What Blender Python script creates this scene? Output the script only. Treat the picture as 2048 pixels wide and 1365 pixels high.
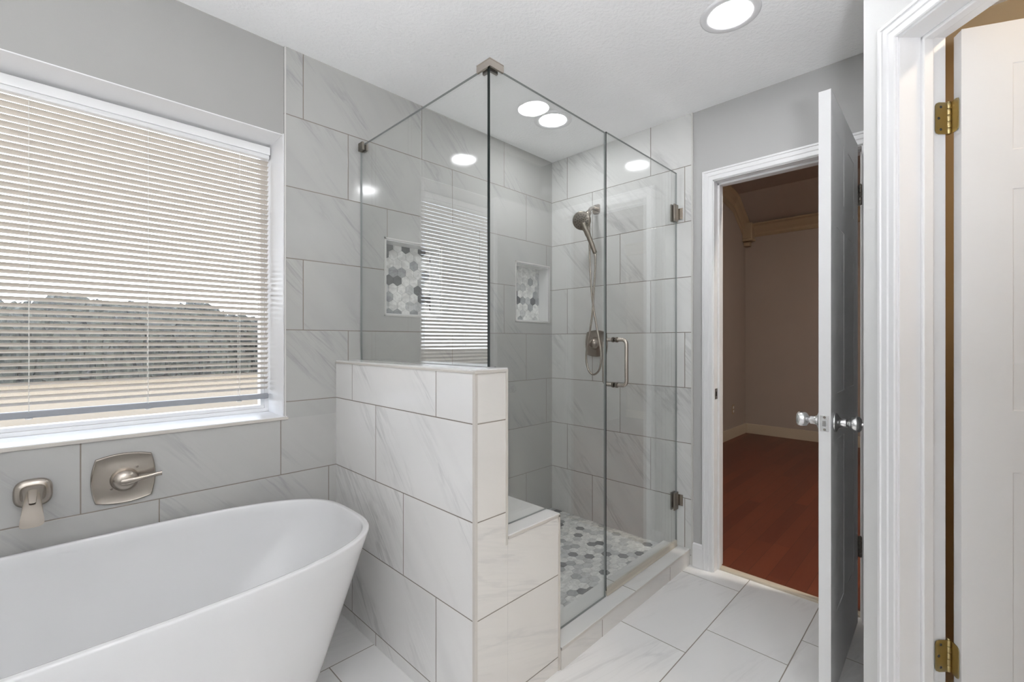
import bpy, bmesh, math, random
from mathutils import Vector, Matrix
S = bpy.context.scene
for o in list(bpy.data.objects):
    bpy.data.objects.remove(o, do_unlink=True)

# ------------------------------------------------------------------ camera
CAMZ = 1.238
cd = bpy.data.cameras.new('camera'); cam = bpy.data.objects.new('camera', cd)
S.collection.objects.link(cam)
cam.location = (0, 0, CAMZ); cam.rotation_euler = (math.radians(90), 0, math.radians(44.6 - 90))
cd.sensor_width = 36; cd.lens = 910 / 2048 * 36; cd.clip_start = .02
S.camera = cam
# ------------------------------------------------------------------ sky, exposure
CAN = 54.0        # radiance of the recessed lights
SKY = 28.0
STUDIO_LIGHT = 225.0     # radiance of the studio light aimed at the ceiling
w = bpy.data.worlds.new('sky'); S.world = w; w.use_nodes = True
nt = w.node_tree; nt.nodes.clear()
sk = nt.nodes.new('ShaderNodeTexSky'); sk.sky_type = 'HOSEK_WILKIE'; sk.turbidity = 6; sk.ground_albedo = .4
sk.sun_direction = Vector((.3, -.6, .7)).normalized()
hs = nt.nodes.new('ShaderNodeHueSaturation'); hs.inputs['Saturation'].default_value = .3
bg = nt.nodes.new('ShaderNodeBackground'); bg.inputs[1].default_value = SKY
ow = nt.nodes.new('ShaderNodeOutputWorld')
nt.links.new(sk.outputs[0], hs.inputs['Color']); nt.links.new(hs.outputs[0], bg.inputs[0]); nt.links.new(bg.outputs[0], ow.inputs[0])
S.view_settings.view_transform = 'Standard'; S.view_settings.look = 'None'
S.view_settings.exposure = 0.51; S.view_settings.gamma = 1.0; S.view_settings.use_curve_mapping = False
S.cycles.max_bounces = 16; S.cycles.diffuse_bounces = 12; S.cycles.glossy_bounces = 6
S.cycles.transmission_bounces = 8; S.cycles.transparent_max_bounces = 24
S.cycles.caustics_reflective = False; S.cycles.caustics_refractive = False
S.cycles.sample_clamp_indirect = 6.0

# ------------------------------------------------------------------ dimensions
XB, YA, CEIL = 2.486, 2.055, 2.498      # shower back wall, window wall, ceiling
XH0, XH1, YE, ZH = .926, 1.069, 1.075, 1.149   # half wall
BX, BZ = 1.345, .590                    # bench
CZ, CY0, CY1 = .087, 1.067, 1.220       # curb
XG, YG, GT = 1.050, 1.140, 2.175        # shower glass planes and top
SF = .058                               # shower floor
TH, TW, TV = .3085, .617, .669          # tile height, width, reference joint
R2 = math.sqrt(.5)

# ------------------------------------------------------------------ materials
def newmat(name):
    m = bpy.data.materials.new(name); m.use_nodes = True
    t = m.node_tree
    return m, t, t.nodes['Principled BSDF']
def N(t, kind, **kw):
    n = t.nodes.new(kind)
    for k, v in kw.items(): setattr(n, k, v)
    return n
def math_(t, op, a, b=None, c=None, clamp=False):
    n = N(t, 'ShaderNodeMath', operation=op); n.use_clamp = clamp
    for i, v in enumerate((a, b, c)):
        if v is None: continue
        if isinstance(v, (int, float)): n.inputs[i].default_value = v
        else: t.links.new(v, n.inputs[i])
    return n.outputs[0]
def vmath(t, op, a, b=None, s=None):
    n = N(t, 'ShaderNodeVectorMath', operation=op)
    for i, v in enumerate((a, b)):
        if v is None: continue
        if isinstance(v, tuple): n.inputs[i].default_value = v
        else: t.links.new(v, n.inputs[i])
    if s is not None:
        n.inputs['Scale'].default_value = s
    return n.outputs[0]
def mixc(t, f, a, b):
    n = N(t, 'ShaderNodeMix', data_type='RGBA')
    for i, v in ((0, f), (6, a), (7, b)):
        if isinstance(v, (int, float)): n.inputs[i].default_value = v
        elif isinstance(v, tuple): n.inputs[i].default_value = (*v, 1)
        else: t.links.new(v, n.inputs[i])
    return n.outputs[2]
def ramp(t, f, lo, hi):
    n = N(t, 'ShaderNodeMapRange'); n.interpolation_type = 'SMOOTHSTEP'
    t.links.new(f, n.inputs[0]); n.inputs[1].default_value = lo; n.inputs[2].default_value = hi
    return n.outputs[0]
def noise(t, vec, scale, detail=3, rough=.5, dist=0.0):
    n = N(t, 'ShaderNodeTexNoise'); n.inputs['Scale'].default_value = scale
    n.inputs['Detail'].default_value = detail; n.inputs['Roughness'].default_value = rough
    n.inputs['Distortion'].default_value = dist
    if vec is not None: t.links.new(vec, n.inputs['Vector'])
    return n.outputs[0]
def combine(t, x, y, z=0.0):
    n = N(t, 'ShaderNodeCombineXYZ')
    for i, v in enumerate((x, y, z)):
        if isinstance(v, (int, float)): n.inputs[i].default_value = v
        else: t.links.new(v, n.inputs[i])
    return n.outputs[0]
def pos(t): return N(t, 'ShaderNodeNewGeometry').outputs['Position']

def plain(name, col, rough=.5, metal=0.0, bump=None, spec=.5, coat=0.0):
    m, t, b = newmat(name)
    b.inputs['Base Color'].default_value = (*col, 1); b.inputs['Roughness'].default_value = rough
    b.inputs['Metallic'].default_value = metal; b.inputs['Specular IOR Level'].default_value = spec
    b.inputs['Coat Weight'].default_value = coat; b.inputs['Coat Roughness'].default_value = .05
    v = noise(t, pos(t), 3.0, 2)                      # slight unevenness of the finish
    c = mixc(t, v, tuple(x * .97 for x in col), tuple(min(1, x * 1.03) for x in col))
    t.links.new(c, b.inputs['Base Color'])
    if bump:
        sc, st, d = bump
        n = noise(t, pos(t), sc, 3)
        bm_ = N(t, 'ShaderNodeBump'); bm_.inputs['Strength'].default_value = st; bm_.inputs['Distance'].default_value = d
        t.links.new(n, bm_.inputs['Height']); t.links.new(bm_.outputs[0], b.inputs['Normal'])
    return m

def marble(t, vec, angle, strength=1.0):
    """soft grey veins leaning along ANGLE in the plane of vec; returns factor 0..1"""
    rot = N(t, 'ShaderNodeVectorRotate'); rot.rotation_type = 'Z_AXIS'; rot.inputs['Angle'].default_value = angle
    t.links.new(vec, rot.inputs['Vector'])
    st = vmath(t, 'MULTIPLY', rot.outputs[0], (1.3, 9.0, 1.0))
    n1 = noise(t, st, 1.0, 5, .55, .35)
    v1 = math_(t, 'SUBTRACT', 1.0, ramp(t, math_(t, 'ABSOLUTE', math_(t, 'SUBTRACT', n1, .5)), 0.0, .035))
    n3 = noise(t, vmath(t, 'MULTIPLY', rot.outputs[0], (3.0, 40.0, 1.0)), 1.0, 3, .5, .2)
    v3 = math_(t, 'SUBTRACT', 1.0, ramp(t, math_(t, 'ABSOLUTE', math_(t, 'SUBTRACT', n3, .5)), 0.0, .08))
    cloud = ramp(t, noise(t, st, .55, 3), .48, .72)
    msk = ramp(t, noise(t, vmath(t, 'MULTIPLY', rot.outputs[0], (1.0, 3.2, 1.0)), 1.6, 2), .46, .66)
    a = math_(t, 'MULTIPLY', math_(t, 'MULTIPLY', v1, msk), .55)
    b = math_(t, 'MULTIPLY', math_(t, 'MULTIPLY', v3, msk), .22)
    c = math_(t, 'MULTIPLY', cloud, .26)
    return math_(t, 'MULTIPLY', math_(t, 'ADD', math_(t, 'ADD', a, b), c), strength * .68, clamp=True)

def tile(name, U, V, u0, v0, step, angle, h=TH, wd=TW, base=(.54, .54, .53), grout=(.20, .175, .145), vein=(.40, .40, .405),
         rough=.11, g=.0018, strength=1.0, seed=0.0):
    m, t, b = newmat(name)
    sep = N(t, 'ShaderNodeSeparateXYZ'); t.links.new(pos(t), sep.inputs[0])
    ax = {'X': sep.outputs[0], 'Y': sep.outputs[1], 'Z': sep.outputs[2]}
    vv = math_(t, 'DIVIDE', math_(t, 'SUBTRACT', ax[V], v0), h)
    row = math_(t, 'FLOOR', vv); fv = math_(t, 'SUBTRACT', vv, row)
    uu = math_(t, 'SUBTRACT', math_(t, 'DIVIDE', math_(t, 'SUBTRACT', ax[U], u0), wd), math_(t, 'MULTIPLY', row, step))
    col = math_(t, 'FLOOR', uu); fu = math_(t, 'SUBTRACT', uu, col)
    dv = math_(t, 'MULTIPLY', math_(t, 'MINIMUM', fv, math_(t, 'SUBTRACT', 1.0, fv)), h)
    du = math_(t, 'MULTIPLY', math_(t, 'MINIMUM', fu, math_(t, 'SUBTRACT', 1.0, fu)), wd)
    d = math_(t, 'MINIMUM', du, dv)
    isg = math_(t, 'SUBTRACT', 1.0, ramp(t, d, g * .7, g * 1.3))
    wn = N(t, 'ShaderNodeTexWhiteNoise'); wn.noise_dimensions = '3D'
    t.links.new(combine(t, row, col, seed + .37), wn.inputs['Vector'])
    loc = combine(t, math_(t, 'MULTIPLY', fu, wd), math_(t, 'MULTIPLY', fv, h))
    vec = vmath(t, 'ADD', loc, vmath(t, 'SCALE', wn.outputs['Color'], s=17.0))
    vf = marble(t, vec, angle, strength)
    c = mixc(t, vf, base, vein)
    tone = math_(t, 'MULTIPLY_ADD', wn.outputs['Value'], .05, .975)
    tn = N(t, 'ShaderNodeVectorMath', operation='SCALE'); t.links.new(c, tn.inputs[0]); t.links.new(tone, tn.inputs['Scale'])
    c = mixc(t, isg, tn.outputs[0], grout)
    t.links.new(c, b.inputs['Base Color'])
    rg = N(t, 'ShaderNodeMix'); t.links.new(isg, rg.inputs[0]); rg.inputs[2].default_value = rough; rg.inputs[3].default_value = .8
    t.links.new(rg.outputs[0], b.inputs['Roughness'])
    # every tile sits a hair out of plane
    tilt = vmath(t, 'SCALE', vmath(t, 'SUBTRACT', wn.outputs['Color'], (.5, .5, .5)), s=.012)
    nrm = vmath(t, 'NORMALIZE', vmath(t, 'ADD', N(t, 'ShaderNodeNewGeometry').outputs['Normal'], tilt))
    bp = N(t, 'ShaderNodeBump'); bp.inputs['Strength'].default_value = .6; bp.inputs['Distance'].default_value = .001
    t.links.new(ramp(t, d, g * .6, g * 1.8), bp.inputs['Height']); t.links.new(nrm, bp.inputs['Normal'])
    t.links.new(bp.outputs[0], b.inputs['Normal'])
    return m

A_L, A_R = math.radians(48), math.radians(-48)
M = {}
M['paint'] = plain('grey_wall_paint', (.340, .336, .323), .75, bump=(260, .12, .002))
M['paint_b'] = plain('light_grey_wall_paint', (.42, .418, .412), .75, bump=(260, .12, .002))
M['paint_w'] = plain('off_white_wall_paint', (.68, .68, .675), .7, bump=(260, .1, .002))
M['ceil'] = plain('ceiling_paint', (.90, .90, .90), .9, bump=(75, .6, .004))
M['trim'] = plain('white_trim_paint', (.74, .74, .745), .35)
M['door'] = plain('white_door_paint', (.68, .68, .68), .38, bump=(40, .05, .001))
M['vinyl'] = plain('white_vinyl', (.84, .84, .84), .4)
M['tub'] = plain('white_acrylic', (.70, .70, .705), .12, coat=.4)
M['edge'] = plain('beige_edge_trim', (.52, .49, .45), .35)
M['edge_l'] = plain('pale_edge_trim', (.56, .55, .53), .35)
M['nickel'] = plain('brushed_nickel', (.44, .395, .35), .27, 1.0)
M['nickel_d'] = plain('dark_brushed_nickel', (.25, .225, .195), .3, 1.0)
M['chrome'] = plain('satin_chrome', (.74, .74, .74), .2, 1.0)
M['rubber'] = plain('dark_grey_rubber', (.03, .03, .03), .5)
M['brassm'] = plain('worn_brass', (.42, .335, .17), .32, 1.0)
M['sweep'] = plain('beige_vinyl_sweep', (.50, .46, .39), .4)
M['cord'] = plain('white_cord', (.75, .74, .70), .7)
M['slat'] = plain('bounce_warmed_slat', (.60, .553, .495), .45)  # white plastic, tinted for warm light bounced off the ground
M['rail'] = plain('shade_darkened_blind_rail', (.27, .28, .30), .4)  # shade on the backlit front put into the colour
M['tan'] = plain('tan_wall_paint', (.54, .43, .275), .7)
M['taupe'] = plain('taupe_wall_paint', (.40, .345, .31), .8)
M['taupe_c'] = plain('taupe_ceiling_paint', (.40, .345, .31), .9)
M['crown'] = plain('cream_wood_trim', (.40, .31, .21), .5)
M['thresh'] = plain('beige_threshold', (.55, .48, .38), .5)
M['grout'] = plain('grey_grout', (.50, .50, .48), .8)
M['hole'] = plain('dark_hole', (.02, .02, .02), .7)
for k, c in (('hx_w', (.74, .74, .72)), ('hx_l', (.52, .53, .53)), ('hx_m', (.33, .34, .35)), ('hx_d', (.10, .105, .11))):
    m, t, b = newmat('hexagon_marble_' + {'hx_w': 'white', 'hx_l': 'light_grey', 'hx_m': 'grey', 'hx_d': 'charcoal'}[k])
    n = noise(t, vmath(t, 'MULTIPLY', pos(t), (26., 44., 34.)), 1.0, 4, .6, .8)
    t.links.new(mixc(t, ramp(t, n, .35, .7), tuple(x * .78 for x in c), tuple(min(1, x * 1.12) for x in c)), b.inputs['Base Color'])
    b.inputs['Roughness'].default_value = .3
    M[k] = m
# tiles: joint of the reference row at u0, each row up shifted by step of a tile
M['tA'] = tile('marble_tile_window_wall', 'X', 'Z', 1.19, TV, -1/3, A_L, seed=1, base=(.405, .403, .386), vein=(.25, .25, .255))  # same marble as the other walls, base darkened for weaker light here
M['tA2'] = tile('marble_tile_tub_wall', 'X', 'Z', .069, TV, -1/3, A_L, seed=2, base=(.43, .425, .41), vein=(.26, .26, .265))  # base darkened likewise for the dimmer window wall
M['tB'] = tile('marble_tile_back_wall', 'Y', 'Z', 1.508, TV, 1/3, A_R, seed=3, base=(.65, .65, .635), vein=(.36, .36, .365))  # base lifted to make up for light missing in the shower
M['tH'] = tile('marble_tile_half_wall', 'Y', 'Z', 1.69, TV, 1/3, A_R, seed=4, base=(.73, .72, .71))  # same marble, base lightened where more light falls
M['tE'] = tile('marble_tile_end_face', 'X', 'Z', 5.0, TV, 0, math.radians(18), wd=9.0, seed=5, base=(.69, .665, .63), strength=.55)
M['tC'] = tile('marble_tile_curb', 'X', 'Z', 1.62, 5.0, 0, math.radians(18), h=20, wd=.623, seed=6, base=(.66, .64, .61), strength=.5)
M['tT'] = tile('marble_tile_curb_top', 'X', 'Y', 1.89, 5.0, 0, math.radians(18), h=20, wd=.617, seed=7, base=(.70, .70, .69), strength=.4)
M['tS'] = tile('marble_slab', 'X', 'Y', 50., 50., 0, math.radians(30), h=90, wd=90, seed=8, base=(.70, .70, .69), strength=.3)
M['tF'] = tile('marble_tile_floor', 'X', 'Y', 1.975, .469, -1/3, math.radians(12), seed=9, base=(.80, .795, .79), grout=(.26, .235, .20), rough=.16, strength=.5)

def glass(name, ior, tint):
    m, t, b = newmat(name); t.nodes.remove(b)
    geo = N(t, 'ShaderNodeNewGeometry')
    ir = N(t, 'ShaderNodeMix'); t.links.new(geo.outputs['Backfacing'], ir.inputs[0])
    ir.inputs[2].default_value = ior; ir.inputs[3].default_value = 1 / ior   # same reflectance at the entry and the exit face
    fr = N(t, 'ShaderNodeFresnel'); t.links.new(ir.outputs[0], fr.inputs['IOR'])
    tr = N(t, 'ShaderNodeBsdfTransparent'); tr.inputs[0].default_value = (*tint, 1)
    gl = N(t, 'ShaderNodeBsdfGlossy'); gl.inputs['Roughness'].default_value = 0.0; gl.inputs['Color'].default_value = (1, 1, 1, 1)
    mx = N(t, 'ShaderNodeMixShader'); t.links.new(fr.outputs[0], mx.inputs[0]); t.links.new(tr.outputs[0], mx.inputs[1]); t.links.new(gl.outputs[0], mx.inputs[2])
    t.links.new(mx.outputs[0], t.nodes['Material Output'].inputs[0])
    return m
M['glass'] = glass('clear_shower_glass', 1.70, (.992, .998, .994))
M['gtop'] = plain('ceiling_lit_glass_edge', (.22, .24, .235), .3)  # copy of the polished edge, lightened for the ceiling reflected in it
M['gedge'] = plain('green_glass_edge', (.010, .014, .013), .3, spec=.2)
def pane_mat():
    m, t, b = newmat('obscure_window_glass'); t.nodes.remove(b)
    tr = N(t, 'ShaderNodeBsdfTransparent'); tr.inputs[0].default_value = (.95, .96, .97, 1)
    tl = N(t, 'ShaderNodeBsdfTranslucent'); tl.inputs[0].default_value = (.85, .87, .9, 1)
    gl = N(t, 'ShaderNodeBsdfGlossy'); gl.inputs['Roughness'].default_value = .15
    n = noise(t, pos(t), 150, 2)
    f = math_(t, 'MULTIPLY_ADD', ramp(t, n, .50, .66), .030, .001)
    m1 = N(t, 'ShaderNodeMixShader'); t.links.new(f, m1.inputs[0]); t.links.new(tr.outputs[0], m1.inputs[1]); t.links.new(tl.outputs[0], m1.inputs[2])
    m2 = N(t, 'ShaderNodeMixShader'); m2.inputs[0].default_value = .05
    t.links.new(m1.outputs[0], m2.inputs[1]); t.links.new(gl.outputs[0], m2.inputs[2])
    t.links.new(m2.outputs[0], t.nodes['Material Output'].inputs[0])
    return m
M['pane'] = pane_mat()
def emit(name, col, st):
    m, t, b = newmat(name); t.nodes.remove(b)
    e = N(t, 'ShaderNodeEmission'); e.inputs[0].default_value = (*col, 1); e.inputs[1].default_value = st
    t.links.new(e.outputs[0], t.nodes['Material Output'].inputs[0]); return m
M['lamp'] = emit('lit_diffuser', (.97, .98, 1), CAN)
M['warm'] = emit('warm_lit_diffuser', (1, .82, .60), 75)
M['studio_diffuser'] = emit('lit_studio_diffuser', (.95, .965, 1), STUDIO_LIGHT)  # diffuser of the studio light behind the camera
M['bedlamp'] = emit('amber_lit_diffuser', (1, .92, .80), 640)
# slats let a little daylight through
t = M['slat'].node_tree; b = t.nodes['Principled BSDF']
tl = N(t, 'ShaderNodeBsdfTranslucent'); tl.inputs[0].default_value = (.85, .82, .77, 1)
mx = N(t, 'ShaderNodeMixShader'); mx.inputs[0].default_value = .10
t.links.new(b.outputs[0], mx.inputs[1]); t.links.new(tl.outputs[0], mx.inputs[2]); t.links.new(mx.outputs[0], t.nodes['Material Output'].inputs[0])
# cherry boards
m, t, b = newmat('cherry_floor_boards'); M['wood'] = m
sep = N(t, 'ShaderNodeSeparateXYZ'); t.links.new(pos(t), sep.inputs[0])
ry = math_(t, 'DIVIDE', sep.outputs[1], .09); r_ = math_(t, 'FLOOR', ry); fy = math_(t, 'SUBTRACT', ry, r_)
wn = N(t, 'ShaderNodeTexWhiteNoise'); wn.noise_dimensions = '1D'; t.links.new(r_, wn.inputs['W'])
rx = math_(t, 'ADD', math_(t, 'DIVIDE', sep.outputs[0], .9), math_(t, 'MULTIPLY', wn.outputs[0], 7.0)); cx = math_(t, 'FLOOR', rx)
w2 = N(t, 'ShaderNodeTexWhiteNoise'); w2.noise_dimensions = '2D'; t.links.new(combine(t, r_, cx), w2.inputs['Vector'])
gr = noise(t, vmath(t, 'ADD', vmath(t, 'MULTIPLY', pos(t), (5., 60., 1.)), vmath(t, 'SCALE', w2.outputs['Color'], s=9.)), 1.0, 4, .6, .4)
k = math_(t, 'ADD', math_(t, 'MULTIPLY', w2.outputs['Value'], .6), math_(t, 'MULTIPLY', gr, .4))
cc = mixc(t, k, (.085, .020, .011), (.165, .043, .020))
t.links.new(mixc(t, math_(t, 'LESS_THAN', fy, .02), cc, (.03, .01, .005)), b.inputs['Base Color']); b.inputs['Roughness'].default_value = .38
# outside
m, t, b = newmat('hedge_leaves'); M['hedge'] = m
n = noise(t, pos(t), 9, 6, .7)
t.links.new(mixc(t, ramp(t, n, .35, .7), (.002, .003, .002), (.022, .026, .016)), b.inputs['Base Color']); b.inputs['Roughness'].default_value = .8
M['yard'] = plain('dry_ground', (.15, .115, .072), .9)

# ------------------------------------------------------------------ mesh helpers
def link(name, bm, mats, parent=None, smooth=False, bevel=None, angle=40, seg=2):
    me = bpy.data.meshes.new(name)
    bmesh.ops.recalc_face_normals(bm, faces=bm.faces[:])
    bm.to_mesh(me); bm.free()
    o = bpy.data.objects.new(name, me); S.collection.objects.link(o)
    for m in (mats if isinstance(mats, (list, tuple)) else [mats]):
        me.materials.append(M[m])
    if smooth:
        for p in me.polygons: p.use_smooth = True
        me.set_sharp_from_angle(angle=math.radians(angle))
    if bevel:
        md = o.modifiers.new('bevel', 'BEVEL'); md.width = bevel; md.segments = seg; md.limit_method = 'ANGLE'; md.angle_limit = math.radians(50)
        md.harden_normals = False
    if parent: o.parent = parent
    return o
def thing(name, label, cat, loc=(0, 0, 0), group=None, kind=None):
    o = bpy.data.objects.new(name, None); S.collection.objects.link(o); o.location = loc
    bpy.context.view_layer.update()
    tag(o, label, cat, group, kind); return o
def tag(o, label, cat, group=None, kind=None):
    if label: o['label'] = label
    if cat: o['category'] = cat
    if group: o['group'] = group
    if kind: o['kind'] = kind
    return o
def struct(name, bm, mats, **kw):
    o = link(name, bm, mats, **kw)
    if not kw.get('parent'): o['kind'] = 'structure'
    return o
def child(o, parent):
    """keep the world place of a mesh built in world coordinates under a parent that stands elsewhere"""
    o.parent = parent; o.matrix_parent_inverse = Matrix.Translation(parent.location).inverted(); return o
def box(bm, x0, x1, y0, y1, z0, z1, mi=0):
    v = [bm.verts.new((x, y, z)) for x in (x0, x1) for y in (y0, y1) for z in (z0, z1)]
    fs = [(0, 1, 3, 2), (4, 6, 7, 5), (0, 4, 5, 1), (2, 3, 7, 6), (0, 2, 6, 4), (1, 5, 7, 3)]
    out = []
    for f in fs:
        fc = bm.faces.new([v[i] for i in f]); fc.material_index = mi; out.append(fc)
    return v
def boxes(*bs):
    bm = bmesh.new()
    for b_ in bs: box(bm, *b_)
    return bm
def prism(bm, pts, ext, mi=0):
    """pts: list of 3D points of a planar polygon, ext: extrusion vector"""
    e = Vector(ext); a = [bm.verts.new(p) for p in pts]; b_ = [bm.verts.new(Vector(p) + e) for p in pts]
    n = len(pts); fs = [bm.faces.new(a), bm.faces.new(b_[::-1])]
    sd = [bm.faces.new([a[i], b_[i], b_[(i + 1) % n], a[(i + 1) % n]]) for i in range(n)]
    for f in fs + sd: f.material_index = mi
    return fs, sd
def rings(bm, rs, closed=True, cap0=False, cap1=False, mi=0):
    vs = [[bm.verts.new(p) for p in r] for r in rs]
    n = len(vs[0])
    for i in range(len(vs) - 1):
        for j in range(n if closed else n - 1):
            k_ = (j + 1) % n
            f = bm.faces.new([vs[i][j], vs[i][k_], vs[i + 1][k_], vs[i + 1][j]]); f.material_index = mi
    if cap0: bm.faces.new(vs[0][::-1]).material_index = mi
    if cap1: bm.faces.new(vs[-1]).material_index = mi
    return vs
def frame(axis):
    a = Vector(axis).normalized(); up = Vector((0, 0, 1)) if abs(a.z) < .9 else Vector((1, 0, 0))
    u = up.cross(a).normalized(); return a, u, a.cross(u)
def lathe(bm, base, axis, prof, n=32, cap0=True, cap1=True, mi=0):
    """prof: (distance along axis, radius)"""
    a, u, v = frame(axis); base = Vector(base)
    rs = [[base + a * h + (u * math.cos(2 * math.pi * i / n) + v * math.sin(2 * math.pi * i / n)) * max(r, 1e-4) for i in range(n)] for h, r in prof]
    return rings(bm, rs, True, cap0, cap1, mi)
def tube(bm, pts, r, n=10, mi=0):
    P = [Vector(p) for p in pts]
    rr = r if isinstance(r, (list, tuple)) else [r] * len(P)
    rs = []; u = None
    for i, p in enumerate(P):
        d = (P[min(i + 1, len(P) - 1)] - P[max(i - 1, 0)]).normalized()
        if u is None: u = frame(d)[1]
        u = (u - d * u.dot(d)).normalized(); v = d.cross(u)
        rs.append([p + (u * math.cos(2 * math.pi * j / n) + v * math.sin(2 * math.pi * j / n)) * rr[i] for j in range(n)])
    rings(bm, rs, True, True, True, mi)
def smooth_path(pts, k=8):
    P = [Vector(p) for p in pts]; out = []
    for i in range(len(P) - 1):
        p0, p1, p2, p3 = P[max(i - 1, 0)], P[i], P[i + 1], P[min(i + 2, len(P) - 1)]
        for s in range(k):
            t_ = s / k
            out.append(.5 * ((2 * p1) + (p2 - p0) * t_ + (2 * p0 - 5 * p1 + 4 * p2 - p3) * t_ ** 2 + (3 * p1 - p0 - 3 * p2 + p3) * t_ ** 3))
    out.append(P[-1]); return out
def cells(us, vs, holes):
    """grid cells of a wall between the cuts us and vs that lie in no hole"""
    for i in range(len(us) - 1):
        for j in range(len(vs) - 1):
            cu, cv = (us[i] + us[i + 1]) / 2, (vs[j] + vs[j + 1]) / 2
            if not any(h[0] < cu < h[1] and h[2] < cv < h[3] for h in holes):
                yield us[i], us[i + 1], vs[j], vs[j + 1]

# ------------------------------------------------------------------ the room
WX0, WX1, WZ0, WZ1 = -.745, .700, .906, 2.122     # window opening
YW = 2.30
struct('floor', boxes((-1.36, 2.54, -1.95, 2.06, -.08, 0)), 'tF')
struct('ceiling', boxes((-1.36, 2.60, -1.95, 2.30, CEIL, CEIL + .08)), 'ceil')
bm = bmesh.new()
for u0, u1, v0, v1 in cells([-1.36, WX0, WX1], [WZ0, WZ1, CEIL], [(WX0, WX1, WZ0, WZ1)]):
    box(bm, u0, u1, YA + .008, YW, v0, v1)
wl = struct('wall_left', bm, 'paint')
NI = [(1.180, 1.520, 1.372, 1.752), (2.122, 2.452, 1.372, 1.752)]   # niches
bm = bmesh.new()
for u0, u1, v0, v1 in cells([.700, 1.180, 1.520, 2.122, 2.452, XB + .12], [WZ0, 1.372, 1.752, CEIL], NI):
    box(bm, u0, u1, YA, YW, v0, v1)
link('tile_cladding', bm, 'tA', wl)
bm = boxes((-1.36, XH0, YA, YW, -.02, WZ0))
box(bm, XH0, XB + .12, YA, YW, -.02, WZ0, 1)
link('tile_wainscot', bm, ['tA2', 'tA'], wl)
# white painted lining of the window recess
link('window_reveal', boxes((WX0, WX1 + .001, YA + .0085, 2.250, WZ1 - .004, WZ1 + .002), (WX1 - .004, WX1 + .003, YA + .004, 2.250, WZ0, WZ1 + .002),
                            (WX0 - .002, WX0 + .004, YA + .006, 2.250, WZ0, WZ1)), 'trim', wl)
struct('trim_1', boxes((.7005, .707, YA - .003, YA + .01, WZ0 - .006, CEIL)), 'edge_l', bevel=.002)     # tile edge beside the window
# sill
bm = bmesh.new()
prism(bm, [(WX0, YA - .003, WZ0 - .004), (WX0, YA - .003, .916), (WX0, 2.262, .9185), (WX0, 2.262, WZ0 - .004)], (WX1 - WX0 + .012, 0, 0))
struct('trim_2', bm, 'trim', bevel=.0015)
struct('trim_3', boxes((WX0, .715, YA - .006, YA + .006, WZ0 - .004, .9135)), 'edge', bevel=.0015)

# niches: liner, edge and hexagon back
def hexes(bm, rect, size, plane, start=(0, 0), pointy=True, seed=1, h=.002, fixed=None):
    """hexagon mosaic clipped to rect (u0,u1,v0,v1); plane(u,v,d) gives the 3D point"""
    rnd = random.Random(seed); u0, u1, v0, v1 = rect
    gap = .0008; R = (size / 2 - gap) / math.cos(math.pi / 6)
    du, dv = size, size * math.sqrt(3) / 2
    if not pointy: du, dv = dv, du
    na, nb = int((u1 - u0) / du) + 4, int((v1 - v0) / dv) + 4
    for i in range(-2, na):
        for j in range(-2, nb):
            if pointy: c = (u0 + start[0] + (i + .5 * (j % 2)) * du, v0 + start[1] + j * dv)
            else: c = (u0 + start[0] + i * du, v0 + start[1] + (j + .5 * (i % 2)) * dv)
            a0 = math.pi / 6 if pointy else 0
            poly = [(c[0] + R * math.cos(a0 + k * math.pi / 3), c[1] + R * math.sin(a0 + k * math.pi / 3)) for k in range(6)]
            for ax_, lim, sg in ((0, u0, 1), (0, u1, -1), (1, v0, 1), (1, v1, -1)):
                q = []
                for k in range(len(poly)):
                    p1, p2 = poly[k], poly[(k + 1) % len(poly)]
                    d1, d2 = sg * (p1[ax_] - lim), sg * (p2[ax_] - lim)
                    if d1 >= 0: q.append(p1)
                    if (d1 >= 0) != (d2 >= 0):
                        s_ = d1 / (d1 - d2); q.append((p1[0] + (p2[0] - p1[0]) * s_, p1[1] + (p2[1] - p1[1]) * s_))
                poly = q
                if len(poly) < 3: break
            x = rnd.random(); mi = 0 if x < .50 else 1 if x < .74 else 2 if x < .87 else 3
            if len(poly) < 3: continue
            area = abs(sum(poly[k][0] * poly[(k + 1) % len(poly)][1] - poly[(k + 1) % len(poly)][0] * poly[k][1] for k in range(len(poly)))) / 2
            if area < 1e-5: continue
            a, b_ = Vector(plane(0, 0, 0)), Vector(plane(0, 0, h))
            prism(bm, [plane(u, v, 0) for u, v in poly], b_ - a, mi)
HX = ['hx_w', 'hx_l', 'hx_m', 'hx_d', 'grout']
for k, (u0, u1, v0, v1) in enumerate(NI):
    yb = YA + .090
    bm = bmesh.new()
    th = .006
    box(bm, u0 - .001, u0 + th, YA + .002, yb, v0, v1); box(bm, u1 - th, u1 + .001, YA + .002, yb, v0, v1)
    box(bm, u0, u1, YA + .002, yb, v0 - .001, v0 + th); box(bm, u0, u1, YA + .002, yb, v1 - th, v1 + .001)
    n_ = link('niche', bm, 'tS', wl)
    e_ = .008
    link('niche_edge', boxes((u0 - e_, u0, YA - .003, YA + .004, v0 - e_, v1 + e_), (u1, u1 + e_, YA - .003, YA + .004, v0 - e_, v1 + e_),
                             (u0 - e_, u1 + e_, YA - .003, YA + .004, v0 - e_, v0), (u0 - e_, u1 + e_, YA - .003, YA + .004, v1, v1 + e_)), 'edge_l', n_)
    bm = boxes((u0, u1, yb, yb + .01, v0, v1, 4))
    hexes(bm, (u0 + th, u1 - th, v0 + th, v1 - th), .0515, lambda u, v, d: (u, yb - d, v), (.012 + .01 * k, .004), True, 11 + k)
    link('hexagon_mosaic', bm, HX, n_)

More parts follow.
